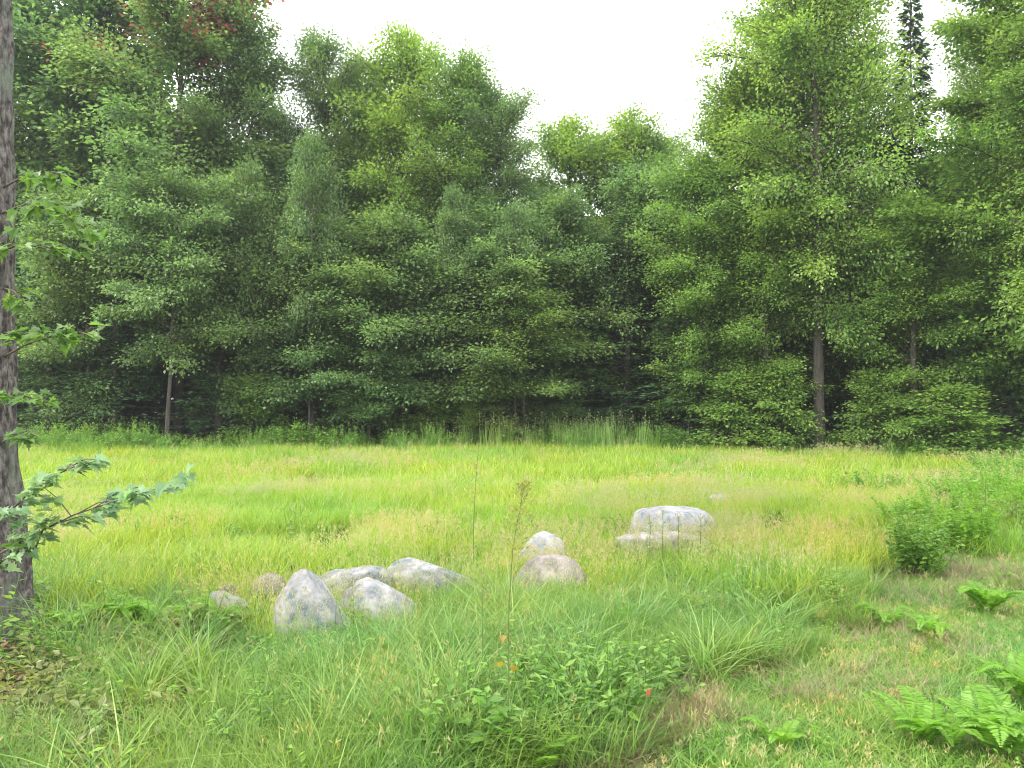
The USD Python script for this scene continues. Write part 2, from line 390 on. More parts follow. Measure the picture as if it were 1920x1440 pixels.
model('leafy_a', broadleaf(11, 13, 0.08, 3.0, 84, 66000, profile=tall), 'leaf_mid')
model('leafy_b', broadleaf(12, 13, 0.12, 2.8, 76, 52000, leaf=(0.145, 0.095), profile=tall, gap=0.22), 'leaf_dark')
model('leafy_c', broadleaf(13, 13, 0.08, 2.9, 80, 76000, leaf=(0.09, 0.06), profile=tall, gap=0.12), 'leaf_mid')
model('leafy_d', broadleaf(14, 12, 0.10, 3.0, 74, 56000, leaf=(0.13, 0.09), gap=0.2), 'leaf_dark')
model('bright_a', broadleaf(15, 14, 0.10, 3.3, 96, 86000, leaf=(0.10, 0.07), profile=tall, gap=0.1, r0=0.16), 'leaf_bright')
model('bright_d', broadleaf(19, 14.5, 0.21, 3.3, 88, 90000, leaf=(0.10, 0.07), profile=tall, gap=0.06, r0=0.17, low_e=-8), 'leaf_bright')
model('bright_b', broadleaf(16, 13, 0.07, 3.6, 70, 86000, leaf=(0.12, 0.085), gap=0.2, tilt=(0, 13), flat=0.3, low_e=-8), 'leaf_bright')
model('bright_c', broadleaf(17, 10, 0.12, 2.3, 66, 46000, leaf=(0.10, 0.07), profile=tall), 'leaf_bright')
_rr = R(5)
model('red_top', broadleaf(18, 15, 0.16, 3.4, 74, 62000, leaf=(0.12, 0.09), gap=0.25), 'leaf_mid',
      red=lambda P: (P[:, 2] > 10.2) & (meshkit.noise(P * 1.7, 4) + 0.14 * (P[:, 2] - 12.8) > 0.50) & (_rr.uniform(size=len(P)) < 0.75))
model('layered_a', broadleaf(21, 7, 0.34, 2.6, 48, 34000, leaf=(0.10, 0.065), flat=0.3, r0=0.06, low_e=4, top_e=50, gap=0.08, lean=-0.5, tilt=(0, 13)), 'leaf_mid')
model('layered_b', broadleaf(22, 7, 0.16, 2.4, 64, 42000, leaf=(0.10, 0.065), flat=0.45, r0=0.05, low_e=10, top_e=60, gap=0.1, lean=0.3, tilt=(-4, 20)), 'leaf_mid')
model('sapling', broadleaf(23, 3, 0.04, 0.9, 34, 5200, leaf=(0.11, 0.07), flat=0.3, r0=0.02), 'leaf_bright')
model('pole', broadleaf(24, 8, 0.34, 1.7, 30, 13000, leaf=(0.10, 0.065), r0=0.045), 'leaf_mid')
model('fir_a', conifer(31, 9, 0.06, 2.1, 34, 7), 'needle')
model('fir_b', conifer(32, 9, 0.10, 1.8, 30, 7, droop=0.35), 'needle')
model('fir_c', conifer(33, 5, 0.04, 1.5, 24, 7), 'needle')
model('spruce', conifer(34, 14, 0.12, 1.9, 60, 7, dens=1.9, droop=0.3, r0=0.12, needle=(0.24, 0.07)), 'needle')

LT = 'tree'
front = [
    # name, label, model, u, vtop, Y, crown radius px
    ('leafy_tree', 'tall dull green tree behind the bare trunk at the left frame edge', 'leafy_d', 60, -30, 27.5, 150),
    ('leafy_tree', 'tall dark tree left of the red-topped maple, open to sky near its top', 'leafy_b', 190, -90, 27, 190),
    ('maple_tree', 'tall maple with dull red leaves at its top, upper left', 'red_top', 335, -130, 25, 215),
    ('leafy_tree', 'broad dark tree right of the red-topped maple, rounded shoulder against the sky', 'leafy_a', 450, 15, 26, 140),
    ('leafy_tree', 'tree with a forked grey-green top left of the highest central crown', 'leafy_c', 612, 70, 27, 125),
    ('leafy_tree', 'narrow tree wedged between the forked top and the central peak', 'leafy_b', 690, 130, 28.5, 105),
    ('leafy_tree', 'tree with the highest yellow-green peak at the middle of the wood', 'bright_c', 768, 62, 26.5, 120),
    ('leafy_tree', 'yellow-green tree sloping down right of the central peak', 'bright_a', 850, 115, 26, 140),
    ('leafy_tree', 'round-topped tree at the right shoulder of the central crowns', 'leafy_c', 945, 165, 25.5, 125),
    ('leafy_tree', 'pale small-crowned tree at the left of the low skyline gap', 'bright_c', 1062, 222, 28, 115),
    ('leafy_tree', 'pointed pale tree in the middle of the low skyline gap', 'bright_c', 1163, 218, 28.5, 110),
    ('leafy_tree', 'round pale tree at the right end of the low skyline gap', 'bright_a', 1255, 250, 28, 115),
    ('leafy_tree', 'bushy tree leaning into the gap left of the tall right-hand tree', 'bright_a', 1385, 150, 22.5, 140),
    ('leafy_tree', 'tallest right-hand tree with a bare brown lower trunk', 'bright_d', 1535, -190, 21, 205),
    ('leafy_tree', 'tree directly behind the tallest right-hand tree, filling its crown', 'bright_a', 1535, -110, 23.4, 150),
    ('leafy_tree', 'yellow-green tree behind the left flank of the tallest right-hand tree', 'bright_a', 1450, 40, 24, 130),
    ('leafy_tree', 'green tree between the spruce spire and the right edge', 'bright_a', 1845, 20, 23.5, 105),
    ('leafy_tree', 'bright tree in the right corner of the wood, mostly beyond the frame', 'bright_d', 2010, -120, 17.5, 200),
    ('spruce_tree', 'sparse dark spruce spire against the sky, upper right', 'spruce', 1712, -15, 22.6, 85),
    ('leafy_tree', 'tree filling the notch below the spruce spire', 'leafy_a', 1655, 255, 23.5, 110),
    ('leafy_tree', 'bright green tree with low spreading layered boughs at the right edge', 'bright_b', 1950, -110, 18.8, 240),
    ('understory_tree', 'slim leaning tree with bare pale stem and layered sprays, left', 'layered_a', 312, 330, 22.4, 165),
    ('understory_tree', 'layered tree in front of the forked top, stem half hidden', 'layered_b', 585, 400, 23, 150),
    ('understory_tree', 'layered tree left of centre with low sweeping boughs', 'layered_b', 755, 400, 23, 150),
    ('understory_tree', 'layered tree at centre over the dark trunks', 'layered_b', 930, 390, 23.2, 160),
    ('understory_tree', 'thin layered tree right of the pale leaning stem', 'layered_b', 450, 330, 23.8, 130),
    ('fir_tree', 'dark fir right of centre sweeping its boughs down to the left', 'fir_a', 1175, 400, 24, 130),
    ('fir_tree', 'dark fir in the shade between the gap and the right-hand trees', 'fir_b', 1290, 470, 22.6, 120),
    ('fir_tree', 'dark fir behind the near trunk at far left', 'fir_b', 95, 430, 24.5, 130),
    ('fir_tree', 'low dark fir just left of the pale leaning stem', 'fir_c', 215, 590, 23, 110),
    ('fir_tree', 'low fir right of the pale leaning stem, in shade', 'fir_c', 410, 600, 23.2, 95),
    ('fir_tree', 'small fir below the layered trees left of centre', 'fir_c', 665, 650, 23.4, 85),
    ('fir_tree', 'low spreading fir at the right of centre, beside the reeds', 'fir_c', 1075, 640, 23.6, 105),
    ('fir_tree', 'dark fir under the tallest right-hand tree, left of its trunk', 'fir_a', 1430, 500, 22.6, 120),
    ('fir_tree', 'dark fir in the hollow right of the bare brown trunk', 'fir_b', 1660, 480, 21.5, 120),
    ('fir_tree', 'dark fir under the layered boughs at the right edge', 'fir_a', 1890, 520, 19.6, 140),
    ('understory_tree', 'slender leafy tree in front of the tallest right-hand tree, left of its trunk', 'bright_c', 1440, 330, 21.4, 110),
    ('understory_tree', 'leafy tree filling the corner where the gap meets the right-hand trees', 'bright_c', 1325, 300, 22, 110),
    ('understory_tree', 'bright low tree left of the right-edge layered boughs', 'bright_c', 1715, 360, 19.8, 120),
    ('understory_tree', 'small tree with sprays left of the pale leaning stem', 'layered_b', 175, 360, 23.5, 140),
    ('understory_tree', 'small dull tree between the firs and the layered tree at centre', 'layered_b', 1075, 360, 24.5, 130),
    ('understory_tree', 'dull tree right of the lower gap, behind the fir', 'layered_b', 1225, 320, 25, 135),
    ('understory_tree', 'low layered tree left of the sapling at the wood edge', 'layered_b', 690, 520, 22.8, 130),
    ('understory_tree', 'low layered tree above the reeds', 'layered_b', 985, 540, 22.9, 130),
    ('young_tree', 'thin straight pale stem left of centre with few low leaves', 'pole', 580, 250, 22.3, 75),
    ('young_tree', 'thin crooked stem between the leaning tree and the straight pale stem', 'pole', 470, 300, 22.6, 65),
    ('young_tree', 'thin stem rising behind the reeds at centre', 'pole', 966, 380, 22.6, 60),
    ('young_tree', 'thin stem in shade left of the centre sapling', 'pole', 850, 350, 23.0, 60),
    ('bush', 'pale leafed bush right of the low fir, left third of the wood edge', 'sapling', 490, 700, 22.6, 60),
    ('bush', 'green sapling bush left of centre at the wood edge', 'sapling', 800, 735, 22.6, 60),
    ('sapling', 'slim bright sapling standing up at the wood edge near the reeds', 'sapling', 876, 745, 22.2, 22),
    ('bush', 'leafy bush left of the bare brown trunk', 'sapling', 1462, 680, 20.5, 62),
    ('bush', 'leafy bush right of the bare brown trunk', 'sapling', 1630, 690, 20.2, 60),
    ('bush', 'low pale bush between the fir and the brown trunk', 'sapling', 1370, 700, 20.8, 70),
    ('bush', 'bush under the right-edge boughs', 'sapling', 1800, 720, 18.6, 90),
]
for i, (nm, lb, key, u, vt, Y, rp) in enumerate(front):
    plant(nm, lb, {'bush': 'bush', 'sapling': 'sapling', 'fir_tree': 'fir tree'}.get(nm, LT), key, u, vt, Y, rp, seed=i)

# deeper rows: nothing in the photo tells these apart
SKY_U = [-900, 0, 500, 560, 620, 700, 770, 900, 1000, 1060, 1160, 1260, 1330, 1450, 1600, 1650, 1760, 1800, 1920, 2800]
SKY_V = [-100, 0, 60, 140, 90, 150, 90, 150, 215, 240, 240, 265, 300, 100, 220, 300, 300, 100, 0, -100]
rg = R(77)
for row, (Y0, step) in enumerate(((29.5, 2.6), (33, 3.0), (38, 3.2), (44, 2.8))):
    for x in np.arange(-34, 36, step):
        xx, Y = x + rg.uniform(-1, 1), Y0 + rg.uniform(-1.2, 1.2) - 0.10 * max(0, x - 6) * (1 if row else 1.6)
        u = 960 + xx / Y * F
        H = EYE + (HORIZON - (np.interp(u, SKY_U, SKY_V) + rg.uniform(120, 330))) / F * Y
        if rg.uniform() < 0.5:
            plant('background_fir', 'dim fir standing deep in the wood behind the front row', 'fir tree', ['fir_a', 'fir_b'][rg.integers(2)], x=xx, Y=Y, H=min(H, rg.uniform(8.5, 12.5)), width=1.35, group='firs deep in the wood')
        else:
            plant('background_tree', 'dim leafy tree standing deep in the wood behind the front row', LT, ['leafy_b', 'leafy_d', 'leafy_c'][rg.integers(3)], x=xx, Y=Y, H=min(H, 16), width=1.0, group='leafy trees deep in the wood')
for x in np.arange(-30, 32, 2.1):      # low firs that close the wood near the ground
    xx, Y = x + rg.uniform(-.8, .8), 26.8 + rg.uniform(-1, 1.5) - 0.22 * max(0, x - 4)
    plant('background_fir', 'dim fir standing deep in the wood behind the front row', 'fir tree', ['fir_a', 'fir_b', 'fir_c'][rg.integers(3)], x=xx, Y=Y, H=rg.uniform(4.5, 8), width=1.25, group='firs deep in the wood')

# ------------------------------------------------------------------ boulders
ROCKS = []


def boulder(label, u0, u1, vt, vb, mat, seed, depth=0.75, power=2.3, skew=0.0, flat=0.0, ridge=0.0, vis=0.10):
    """A boulder seen between columns u0..u1, its top at row vt; vb is the row where grass hides it."""
    Y = (EYE - vis) * F / (vb - HORIZON)
    cx, hw = ((u0 + u1) / 2 - 960) / F * Y, 1.12 * (u1 - u0) / 2 / F * Y
    top = EYE - (vt - HORIZON) / F * Y
    gz = float(ground_z(cx, Y))
    up = top - gz
    m = trimesh.creation.icosphere(5)
    v = np.array(m.vertices)
    v /= (np.abs(v) ** power).sum(1, keepdims=True) ** (1 / power)
    n = meshkit.fbm(v * 1.25 + seed * 7.3, 4, seed) - 0.5
    n2 = meshkit.fbm(v * 5 + seed * 3.1, 3, seed + 3) - 0.5
    n3 = meshkit.fbm(v * 14 + seed, 2, seed + 5) - 0.5
    v = v * (1 + 0.36 * n + 0.09 * n2 + 0.02 * n3)[:, None]
    for ax in R(seed).normal(0, 1, (8, 3)):                        # worn flat faces
        ax = ax / np.linalg.norm(ax)
        dd = v @ ax
        v -= np.maximum(dd - 0.84, 0)[:, None] * ax * 0.8
    v /= np.abs(v).max(0)
    if ridge:
        v[:, 2] = np.where(v[:, 2] > 0, v[:, 2] * (1 - ridge * np.clip(np.abs(v[:, 0] - skew), 0, 1) ** 2), v[:, 2])
        v[:, 2] /= v[:, 2].max()
    elif skew:
        v[:, 2] *= 1 + skew * v[:, 0]
        v[:, 2] /= v[:, 2].max()
    if flat:
        v[:, 2] = np.where(v[:, 2] > flat, flat + (v[:, 2] - flat) * 0.35, v[:, 2])
        v[:, 2] /= v[:, 2].max()
    z = np.where(v[:, 2] > -0.3, v[:, 2], -0.3)
    z = (z + 0.3) / 1.3
    dy = hw * depth
    P = np.column_stack([v[:, 0] * hw, v[:, 1] * dy, z * (up + 0.12) - 0.12])
    o = thing('boulder', label, 'boulder', (cx, Y + dy * 0.5, gz), 0)
    obj('stone', (P, m.faces), M[mat], o, smooth=25)
    ROCKS.append((cx, Y + dy * 0.5, hw * 0.93, dy * 0.93))


boulder('pointed grey boulder, tallest of the left-hand stones', 503, 648, 1071, 1178, 'granite', 1, depth=0.8, power=2.4, ridge=0.45, skew=-0.2)
boulder('rounded grey boulder touching the right side of the pointed one', 630, 782, 1092, 1152, 'granite', 2, depth=0.7, power=2.8, skew=-0.15)
boulder('long low grey stone behind the pointed boulder', 580, 735, 1066, 1104, 'granite', 3, depth=0.5, power=3.4, vis=0.17, skew=0.1)
boulder('low angular stone behind the rounded boulder, tapering right', 716, 890, 1055, 1096, 'granite', 4, depth=0.5, power=3.2, skew=-0.3, vis=0.15)
boulder('small pale stone at the left end of the stone row', 376, 476, 1111, 1142, 'granite', 5, depth=0.6, power=3.0, skew=-0.2, vis=0.10)
boulder('small grass-covered stone behind the pale stone', 404, 450, 1092, 1118, 'granite_brown', 6, depth=0.7)
boulder('dim flat stone half lost in grass left of the pointed boulder', 462, 545, 1076, 1108, 'granite_brown', 7, depth=0.6, vis=0.16)
boulder('white domed boulder behind the brown one at centre', 974, 1062, 997, 1052, 'granite_white', 28, depth=0.8, power=2.9, vis=0.15)
boulder('brownish broad boulder in grass at centre, lichen stained', 962, 1114, 1038, 1104, 'granite_brown', 9, depth=0.7, power=2.2)
boulder('largest whitish block with flat top, right of centre', 1190, 1346, 955, 1024, 'granite_white', 10, depth=0.75, power=2.7, flat=0.7, skew=0.08)
boulder('long pinkish stone lying in front of the whitish block', 1162, 1342, 998, 1036, 'granite_pink', 11, depth=0.3, power=3.4, flat=0.6, skew=0.12, vis=0.11)
boulder('farthest small white stone showing in the yellow grass', 1320, 1378, 926, 952, 'granite_white', 12, depth=0.8)

# ------------------------------------------------------------------ grass and ground cover
def at(u, v):
    Y = EYE * F / (v - HORIZON)
    return (u - 960) / F * Y, Y


def blades(rg, n, radius, h, w, lean, droop, segs=3, t0=0.0, t1=0.65, seeds=0, root=None):
    """Grass blades: (vertices, faces, tint)."""
    def one(n, h, w, lean, droop, t0, t1, segs):
        a, r = rg.uniform(0, 2 * np.pi, n), radius * np.sqrt(rg.uniform(0, 1, n))
        root = np.column_stack([r * np.cos(a), r * np.sin(a), np.full(n, -0.03)])
        az = rg.uniform(0, 2 * np.pi, n)
        d = np.column_stack([np.cos(az), np.sin(az), 0 * az])
        sd = np.column_stack([-np.sin(az), np.cos(az), 0 * az])
        tw = rg.uniform(-1, 1, n)
        sd = sd * np.cos(tw)[:, None] + d * np.sin(tw)[:, None]
        H = rg.uniform(*h, n)
        le, dr = rg.uniform(*lean, n), rg.uniform(*droop, n)
        ww = rg.uniform(*w, n)
        V, T = [], []
        tb = rg.uniform(t0, t1, n)
        for k in range(segs + 1):
            t = k / segs
            c = root + d * (H * (le * t + dr * t * t))[:, None]
            c[:, 2] += H * (t - 0.45 * dr * t ** 2.2)
            half = ww / 2 * (1 - t ** 2.2) * (0.75 + 0.25 * min(1, 3 * t))
            if k < segs:
                V += [c - sd * half[:, None], c + sd * half[:, None]]
                T += [np.clip(tb + 0.12 * (t - 0.5), 0, 0.74)] * 2
            else:
                V.append(c)
                T.append(np.clip(tb + 0.1, 0, 0.74))
        nv = len(V)
        V = np.stack(V, 1).reshape(-1, 3)
        T = np.stack(T, 1).reshape(-1)
        f = []
        for k in range(segs - 1):
            f += [[2 * k, 2 * k + 1, 2 * k + 3], [2 * k, 2 * k + 3, 2 * k + 2]]
        f.append([2 * segs - 2, 2 * segs - 1, 2 * segs])
        Fc = (np.arange(n)[:, None, None] * nv + np.array(f)[None]).reshape(-1, 3)
        return V, Fc, T, c
    m = Mesh()
    V, Fc, T, _ = one(n, h, w, lean, droop, t0, t1, segs)
    m.add((V, Fc), T)
    if seeds:
        hs = (h[1] * 0.8, h[1] * 1.15)
        V, Fc, T, tip = one(seeds, hs, (w[0] * 0.5, w[0] * 0.7), (0.0, 0.25), (0.0, 0.25), 0.5, 0.74, 2)
        m.add((V, Fc), np.clip(T, 0.6, 0.74))
        k = np.repeat(np.arange(seeds), 9)
        ln = h[1] * 0.30
        P = tip[k] - np.column_stack([0 * k, 0 * k, rg.uniform(0, ln, len(k))]) + rg.normal(0, 0.007 + w[0], (len(k), 3)) * [1, 1, 0.3]
        D = rg.normal(0, 0.5, (len(k), 3)) + [0, 0, 1]
        m.add(cards(P, D, rg.normal(0, 1, (len(k), 3)), 0.018 + w[0] * 3, 0.003 + w[0] * 0.9), np.repeat(rg.uniform(0.8, 1, len(k)), 4))
    return m


def scatter(name, label, cat, tufts, mat, pos, scale, rng, tilt=0.08, zoff=0.0, pick=None):
    """Uncountable cover: one PointInstancer over a few tuft meshes."""
    pi = UsdGeom.PointInstancer.Define(stage, '/World/' + name)
    targets = []
    for t in tufts:
        p = obj('tuft', t.get(), M[mat], pi.GetPrim(), tint=t.tint())
        targets.append(p.GetPath())
    pi.CreatePrototypesRel().SetTargets(targets)
    n = len(pos)
    P = np.column_stack([pos, ground_z(pos[:, 0], pos[:, 1]) + zoff])
    rz, tx, ty = rng.uniform(0, 2 * np.pi, n), rng.normal(0, tilt, n), rng.normal(0, tilt, n)
    q = np.column_stack([np.cos(rz / 2), tx / 2, ty / 2, np.sin(rz / 2)])
    q /= np.linalg.norm(q, axis=1, keepdims=True)
    pi.CreatePositionsAttr(Vt.Vec3fArray.FromNumpy(P.astype(np.float32)))
    pi.CreateOrientationsAttr(Vt.QuathArray([Gf.Quath(*map(float, a)) for a in q]))
    pi.CreateScalesAttr(Vt.Vec3fArray.FromNumpy(np.broadcast_to(np.asarray(scale)[:, None] if np.ndim(scale) == 1 else scale, (n, 3)).astype(np.float32)))
    pi.CreateProtoIndicesAttr(Vt.IntArray.FromNumpy((rng.integers(0, len(tufts), n) if pick is None else pick).astype(np.int32)))
    return tag(pi, label, cat, kind='stuff')


def free(p, margin=0.0):
    ok = np.ones(len(p), bool)
    for cx, cy, a, b in ROCKS:
        ok &= ((p[:, 0] - cx) / (a + margin)) ** 2 + ((p[:, 1] - cy) / (b + margin)) ** 2 > 1
    ok &= np.hypot(p[:, 0] + 3.52, p[:, 1] - 5.55) > 0.42
    return ok


def wedge(rg, y0, y1, dens, pad=1.2):
    """Jittered grid of spots on the ground between two depths, a little wider than the view."""
    w, d = 0.66 * y1 + pad, 1 / math.sqrt(dens)
    p = np.stack(np.meshgrid(np.arange(-w, w, d), np.arange(y0, y1, d), indexing='ij'), -1).reshape(-1, 2)
    p = p + rg.uniform(-0.5, 0.5, p.shape) * d
    return p[np.abs(p[:, 0]) < 0.66 * p[:, 1] + pad]


def low(p, s, seed):
    return meshkit.fbm(np.column_stack([p * s, np.zeros(len(p))]), 3, seed)


rg = R(101)
# far and middle meadow
far = [blades(R(k), 1350, 0.9, (0.16, 0.42), (0.010, 0.017), (0.0, 0.35), (0.1, 0.6), 2, a, b, seeds=n) for k, n, a, b in ((1, 8, 0.0, 0.6), (2, 20, 0.05, 0.65), (3, 0, 0.1, 0.7), (4, 110, 0.15, 0.7))]
p = wedge(rg, 12, 23, 0.62, 3)
p = p[(p[:, 1] < edge_y(p[:, 0]) - 0.4 + rg.normal(0, 0.3, len(p))) & (on_path(p[:, 0], p[:, 1]) > 0.5)]
pick = np.where(low(p, 0.45, 15) > 0.64, 3, rg.integers(0, 3, len(p)))
scatter('meadow_grass', 'tall yellow-green grass over the far half of the meadow', 'grass', far, 'meadow', p, 0.75 + 0.5 * low(p, 0.6, 5), rg, 0.03, pick=pick)
mid = [blades(R(k), 1900, 0.6, (0.14, 0.42), (0.005, 0.010), (0.0, 0.35), (0.1, 0.7), 3, a, b, seeds=n) for k, n, a, b in ((5, 8, 0.0, 0.6), (6, 25, 0.05, 0.65), (7, 0, 0.0, 0.6), (8, 130, 0.15, 0.7))]
p = wedge(rg, 6.3, 12.4, 1.5, 1.5)
p = p[on_path(p[:, 0], p[:, 1]) > 0.35]
PINK = [(px(u, v, 1.45 * F / (v - HORIZON))[:2], r) for u, v, r in ((770, 1000, 0.8), (1160, 960, 0.7), (1130, 1020, 0.6), (1330, 1080, 0.7), (1560, 1090, 0.7), (1420, 1010, 0.8), (880, 1080, 0.4))]
rosy = np.max([1 - np.hypot(p[:, 0] - c[0], (p[:, 1] - c[1]) * 0.7) / r for c, r in PINK], 0)
pick = np.where((low(p, 0.7, 16) > 0.64) | (rosy > 0), 3, rg.integers(0, 3, len(p)))
scatter('middle_grass', 'yellow-green seeding grass around and behind the boulders', 'grass', mid, 'meadow', p, 0.72 + 0.45 * low(p, 0.9, 6), rg, 0.04, pick=pick)
# near left: lush sedge and weeds
near = [blades(R(k), 2900, 0.36, (0.10, 0.36), (0.003, 0.007), (0.0, 0.4), (0.1, 0.9), 4, 0.0, 0.72, seeds=n) for k, n in ((9, 8), (10, 0), (11, 24), (12, 0))]
p = wedge(rg, 1.9, 6.6, 5.2, 0.5)
p = p[(on_path(p[:, 0], p[:, 1]) > 0.16)]
p = p[~((p[:, 0] < -1.9) & (p[:, 1] < 5.0) & (rg.uniform(size=len(p)) < 0.55)) & (np.hypot(p[:, 0] + 3.2, p[:, 1] - 5.0) > 0.8)]
scatter('lush_grass', 'lush green grass in the left and central foreground', 'grass', near, 'sedge', p, 0.40 + 0.95 * low(p, 1.1, 7), rg, 0.06)
sedge = [blades(R(k), 70, 0.10, (0.30, 0.62), (0.006, 0.011), (0.05, 0.4), (0.3, 1.1), 6, 0.1, 0.7) for k in (13, 14, 15)]
p = wedge(rg, 2.2, 7.0, 12, 0.4)
p = p[free(p, 0.1) & (on_path(p[:, 0], p[:, 1]) > 0.25) & (low(p, 0.8, 8) + 0.14 * (p[:, 0] > -0.9) > 0.54)]
c = [at(u, v) for u, v in ((720, 1400), (780, 1330), (830, 1270), (880, 1230), (800, 1430), (930, 1300), (860, 1360), (960, 1240), (1040, 1260), (760, 1250), (900, 1430), (1100, 1200), (1180, 1190), (1010, 1180))]
p = np.vstack([p] + [np.array(q) + rg.normal(0, 0.11, (6, 2)) for q in c])
p = p[on_path(p[:, 0], p[:, 1]) > 0.15]
scatter('sedge', 'arching blue-green sedge blades in the foreground', 'sedge', sedge, 'sedge', p, 0.6 + 0.4 * rg.uniform(size=len(p)), rg)
# mown path
lawn = [blades(R(k), 2000, 0.40, (0.03, 0.13), (0.003, 0.006), (0.0, 0.9), (0.1, 0.9), 3, 0.0, 0.74, seeds=n) for k, n in ((16, 0), (17, 15), (18, 0))]
lawn += [blades(R(19), 1700, 0.40, (0.03, 0.11), (0.003, 0.006), (0.2, 1.4), (0.1, 0.9), 3, 0.25, 0.74, seeds=14)]
p = wedge(rg, 1.9, 12, 8, 0.6)
p = p[(on_path(p[:, 0], p[:, 1]) < 0.05)]
op = on_path(p[:, 0], p[:, 1])
pick = np.where((low(p, 0.9, 17) > 0.62) | ((op > -0.6) & (op < -0.1) & (rg.uniform(size=len(p)) < 0.6)), 3, rg.integers(0, 3, len(p)))
scatter('path_grass', 'short mown grass with dry bits on the path at right', 'grass', lawn, 'lawn', p, 0.7 + 0.9 * low(p, 1.1, 9) ** 1.5, rg, 0.05, pick=pick)


def leafy(seed, n, h, leaf, radius, stems=7, flat=0.6):
    """A leafy weed: thin stems with leaves along them, as one tuft."""
    rg = R(seed)
    m = Mesh()
    per = n // stems
    for i in range(stems):
        a = rg.uniform(0, 6.28)
        b = np.array([math.cos(a), math.sin(a), 0]) * radius * rg.uniform(0, 0.5)
        H = h * rg.uniform(0.6, 1.1)
        e = b + np.array([math.cos(a), math.sin(a), 0]) * radius * rg.uniform(0.2, 1.0) + [0, 0, H]
        mid_ = (b + e) / 2 + rg.normal(0, 0.03, 3)
        pts = np.array([b, mid_, e])
        m.add(tube(pts, np.array([0.004, 0.003, 0.001]), 3), 0.2)
        t = rg.uniform(0.15, 1.0, per)
        P = np.column_stack([np.interp(t, [0, .5, 1], pts[:, k]) for k in range(3)])
        az = rg.uniform(0, 6.28, per)
        D = np.column_stack([np.cos(az), np.sin(az), rg.normal(0.15, 0.35, per)])
        N = rg.normal(0, 0.35, (per, 3)) + [0, 0, 1]
        s = rg.uniform(0.6, 1.2, per) * (1.15 - 0.5 * t)
        m.add(cards(P, D, N, leaf[0] * s, leaf[1] * s, 0.15), np.repeat(rg.uniform(0.1, 1, per), 4))
    return m


weeds = [leafy(41, 60, 0.30, (0.07, 0.03), 0.16), leafy(42, 70, 0.38, (0.09, 0.022), 0.15), leafy(43, 40, 0.22, (0.06, 0.045), 0.14), leafy(44, 50, 0.34, (0.075, 0.04), 0.18)]
p = wedge(rg, 2.0, 9.0, 9, 0.4)
p = p[free(p, 0.05) & (on_path(p[:, 0], p[:, 1]) > 0.05) & (low(p, 0.7, 12) + 0.05 + 0.15 * (on_path(p[:, 0], p[:, 1]) < 1.0) + 0.1 * (p[:, 0] < -2) > 0.53)]
scatter('weeds', 'low leafy weeds mixed into the foreground grass', 'weeds', weeds, 'weed', p, 0.55 + 0.5 * rg.uniform(size=len(p)), rg, 0.15)
p = wedge(rg, 1.9, 10.5, 16, 0.4)
p = p[(on_path(p[:, 0], p[:, 1]) < 0.1) & (low(p, 1.0, 22) > 0.47)]
scatter('path_weeds', 'small leafy weeds spread over the mown path', 'weeds', weeds, 'fern', p, 0.22 + 0.28 * rg.uniform(size=len(p)), rg, 0.3)
c = [at(u, v) for u, v in ((880, 1400), (950, 1375), (1020, 1350), (1090, 1330), (1160, 1310), (1215, 1330), (1020, 1400), (960, 1430), (1100, 1370))]
p = np.vstack([np.array(q) + rg.normal(0, [0.13, 0.09], (5, 2)) for q in c])
p = p[on_path(p[:, 0], p[:, 1]) > 0.02]
scatter('thicket', 'dark leafy tangle of weeds at the bottom centre beside the path', 'weeds', weeds, 'weed', p, 0.7 + 0.6 * rg.uniform(size=len(p)), rg, 0.2)
broad = [leafy(k, 44, 0.20, (0.10, 0.045), 0.2, 6) for k in (91, 92)]
p = np.column_stack([rg.normal(-2.45, 0.5, 260), rg.normal(3.7, 0.55, 260)])
p = np.vstack([p, np.column_stack([rg.normal(-2.1, 0.5, 60), rg.normal(5.3, 0.22, 60)])])
p = p[free(p)]
scatter('broad_weeds', 'drooping broad leaved weeds below the near trunk at left', 'weeds', broad, 'weed_olive', p, 0.5 + 0.6 * rg.uniform(size=len(p)), rg, 0.25)
wisp = [blades(R(k), 14, 0.10, (0.25, 0.5), (0.003, 0.005), (0.0, 0.35), (0.1, 0.6), 4, 0.3, 0.74, seeds=5) for k in (93, 94)]
p = []
for cx, cy, a, b in ROCKS:
    k = int(26 * a / 0.3)
    th = rg.uniform(np.pi, 2 * np.pi, k)
    p.append(np.column_stack([cx + 1.05 * a * np.cos(th), cy + b * np.sin(th) * rg.uniform(1.1, 1.7, k)]))
p = np.vstack(p)
scatter('grass_wisps', 'loose grass standing in front of the boulders', 'grass', wisp, 'meadow', p, 0.5 + 0.5 * rg.uniform(size=len(p)), rg, 0.1)
# plants along the wood edge
edge_tufts = [leafy(45, 90, 0.55, (0.13, 0.05), 0.25), leafy(46, 90, 0.75, (0.14, 0.035), 0.22), blades(R(47), 50, 0.2, (0.4, 0.8), (0.010, 0.018), (0, 0.3), (0.1, 0.5), 3, 0.2, 0.7, seeds=10)]
xs = rg.uniform(-17, 16, 1000)
p = np.column_stack([xs, edge_y(xs) + rg.normal(0.1, 0.8, len(xs))])
scatter('edge_plants', 'pale tall weeds and grasses along the foot of the wood', 'weeds', edge_tufts, 'weed', p, 0.25 + 1.25 * low(p, 0.7, 31) * rg.uniform(0.6, 1.2, len(p)), rg, 0.12)
reed = [blades(R(s), 9, 0.2, (0.6, 1.15), (0.014, 0.026), (0.0, 0.10), (0.0, 0.12), 3, 0.35, 0.74, seeds=k) for s, k in ((48, 0), (49, 2))]
xs = np.concatenate([rg.uniform(-0.9, 3.6, 85), rg.normal(2.2, 0.7, 40), rg.uniform(-2.6, -1.2, 10)])
